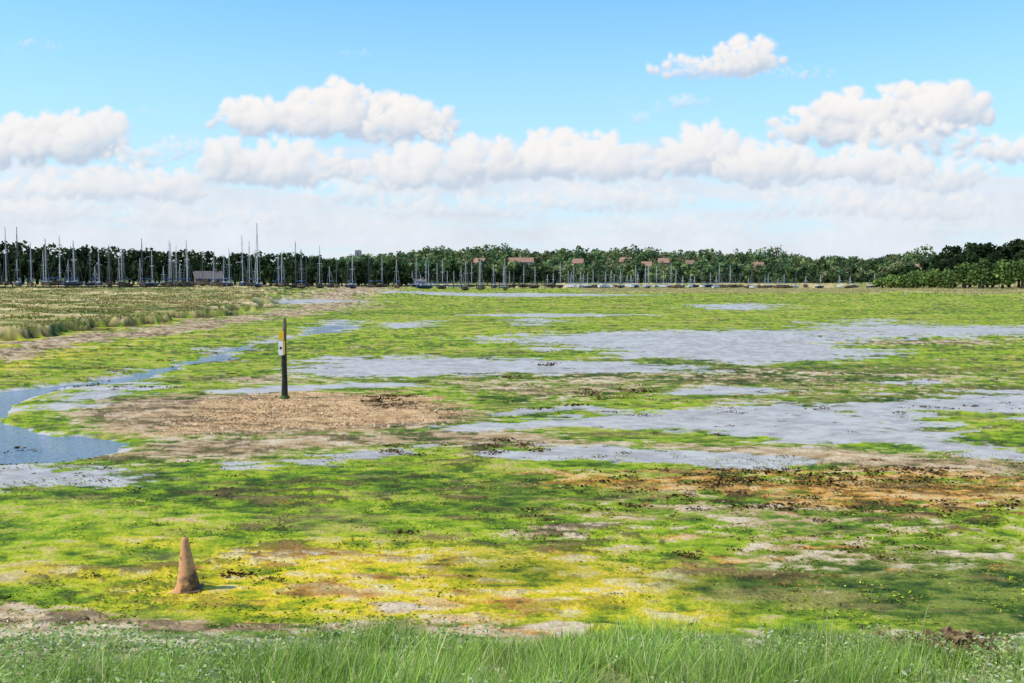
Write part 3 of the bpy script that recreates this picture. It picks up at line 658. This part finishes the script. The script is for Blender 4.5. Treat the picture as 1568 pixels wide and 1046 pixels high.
def cloud(cx,cy,rx,ry,op=1,soft=1,seed=0,haze=0):
    R=np.random.default_rng(int(cx*7+cy*13+seed+5000)); n=int(24+rx*.45); pad=45
    j0=max(0,int((cx-rx-pad-su[0])/1.45)); j1=min(sh[1],int((cx+rx+pad-su[0])/1.45)); i0=max(0,int((cy-ry-pad+90)/1.35)); i1=min(sh[0],int((cy+ry+pad+90)/1.35))
    if j1-j0<4 or i1-i0<4: return
    sl_=(slice(i0,i1),slice(j0,j1)); u=UW[sl_];v=VW[sl_]; S=np.full(u.shape,-60.0); H=np.zeros(u.shape)
    for k in range(n):
        th=R.uniform(0,2*np.pi); q=R.random()**.5; ex=math.cos(th)*q; ey=math.sin(th)*q
        if ey>0: ey*=.55
        r=ry*R.uniform(.22,.52)*(1.15-.5*q); px_=cx+ex*(rx-r*.6); py_=cy+ey*(ry-r*.6)
        d2=(u-px_)**2+((v-py_)*1.12)**2; d=np.sqrt(d2)
        S=np.maximum(S,r-d); H=np.maximum(H,np.sqrt(np.maximum(r*r-d2,0))+ (1-q)*ry*.5*(d<r))
    S=S+fineN[sl_]*5*soft+vf_[sl_]*1.2
    base=cy+ry*.62
    al=ss(-2,9*soft,S)*(1-ss(base-4,base+12,v+fineN[sl_]*5)*.75)*op
    Hh=blur(H,7)+fineN[sl_]*3.2; gy,gx=np.gradient(Hh); gx/=1.45;gy/=1.35
    nn=np.sqrt(gx**2+gy**2+1); lam=(-gx*lv[0]-gy*lv[1]+lv[2])/nn
    tv=np.clip((cy-v)/ry,-1,1)
    lit=.50+.58*(lam-.38)+.40*tv+.08*fineN[sl_]+.08*big[sl_]; lit=blur(np.clip(lit,0,1),2)
    lit=np.clip(lit,0,1)[...,None]; col=SHD+(LIT-SHD)*lit**.8
    col=col*(1-haze)+np.array([.83,.86,.91])*haze
    a=al[...,None]; CC[sl_]=CC[sl_]*(1-a)+col*a; CA[sl_]=CA[sl_]*(1-al)+al
for e in [(1560,235,95,34,.9),(1130,245,110,40,.95),(20,225,95,58,.95),(120,218,92,58,.95),(205,245,60,24,.7),
  (1270,200,105,42,1),(1350,185,115,58,1),(1440,172,82,64,1),(1410,215,110,36,.9),
  (400,185,82,46,1),(520,178,98,62,1),(625,192,82,50,1),(675,210,40,22,.8),
  (1060,104,74,25,1),(1145,92,66,42,1),(1105,102,60,24,1),(1215,114,76,17,.75,1.4),(1045,160,48,20,.65,1.5),(968,183,32,15,.6,1.5),(955,156,28,8,.5,1.8),(58,74,42,11,.65,1.4),(8,78,26,8,.6,1.5),(545,82,24,12,.55,1.6),(305,160,14,6,.3,2),(1200,-2,40,6,.5,2),(1125,146,22,8,.4,2),(215,176,26,9,.4,2)]:
    cloud(*e)
for e in [(640,265,130,46,.95),(850,245,150,52,1),(940,252,90,48,.9),(1080,240,84,58,.95),(1170,258,110,50,.9),(1340,258,100,42,.95),(1450,272,90,34,.8),
  (420,255,120,54,.95),(340,255,50,46,.85),(740,250,70,50,.9),(250,232,80,24,.75,1.4),(90,290,110,34,.85),(180,285,90,38,.85),(262,290,60,38,.85),(560,300,110,28,.7),(1400,318,130,34,.75),(1240,315,120,32,.65),(700,318,150,30,.65),(930,308,140,32,.65),(60,325,120,32,.7),(300,335,140,28,.6),(1000,350,180,24,.45),(500,350,160,24,.45),(1450,350,150,22,.45),(-200,250,160,60,.9),(1780,230,150,60,.9)]:
    cloud(*e,seed=5,haze=float(np.interp(e[1],[240,350],[.08,.5])))
col=CC/np.maximum(CA,1e-4)[...,None]
a_,y_,z_=ray(Ug,Vg); ln=np.sqrt(a_**2+y_**2+z_**2); Rd=7800
V=np.stack([a_/ln*Rd,y_/ln*Rd,z_/ln*Rd+CZ],-1).reshape(-1,3)
ix=np.arange(sh[0]*sh[1]).reshape(sh); Q=np.stack([ix[:-1,:-1],ix[1:,:-1],ix[1:,1:],ix[:-1,1:]],-1).reshape(-1,4)
edgef=ss(-420,-340,Ug)*ss(1990,1910,Ug)*ss(-90,-50,Vg); CA=CA*edgef
af=CA.ravel()[Q].max(1)>.004; Q=Q[af]
mc,t,b=material("cloud"); t.n.remove(b); at=t.new('ShaderNodeAttribute',attribute_name='Col'); aa=t.new('ShaderNodeAttribute',attribute_name='Alpha'); em=t.new('ShaderNodeEmission'); t.l.new(at.outputs[0],em.inputs[0])
tr=t.new('ShaderNodeBsdfTransparent'); mx=t.new('ShaderNodeMixShader'); s_=t.new('ShaderNodeSeparateColor'); t.l.new(aa.outputs[0],s_.inputs[0]); t.l.new(s_.outputs[0],mx.inputs[0]); t.l.new(tr.outputs[0],mx.inputs[1]); t.l.new(em.outputs[0],mx.inputs[2]); t.l.new(mx.outputs[0],t.n['Material Output'].inputs[0])
try: mc.cycles.emission_sampling='NONE'
except Exception as e: print(e)
mk("sky",V,Q,mc,cols=col.reshape(-1,3),smooth=True,attrs={'Alpha':np.repeat(CA.reshape(-1,1),3,1)})
print("done",len(X))
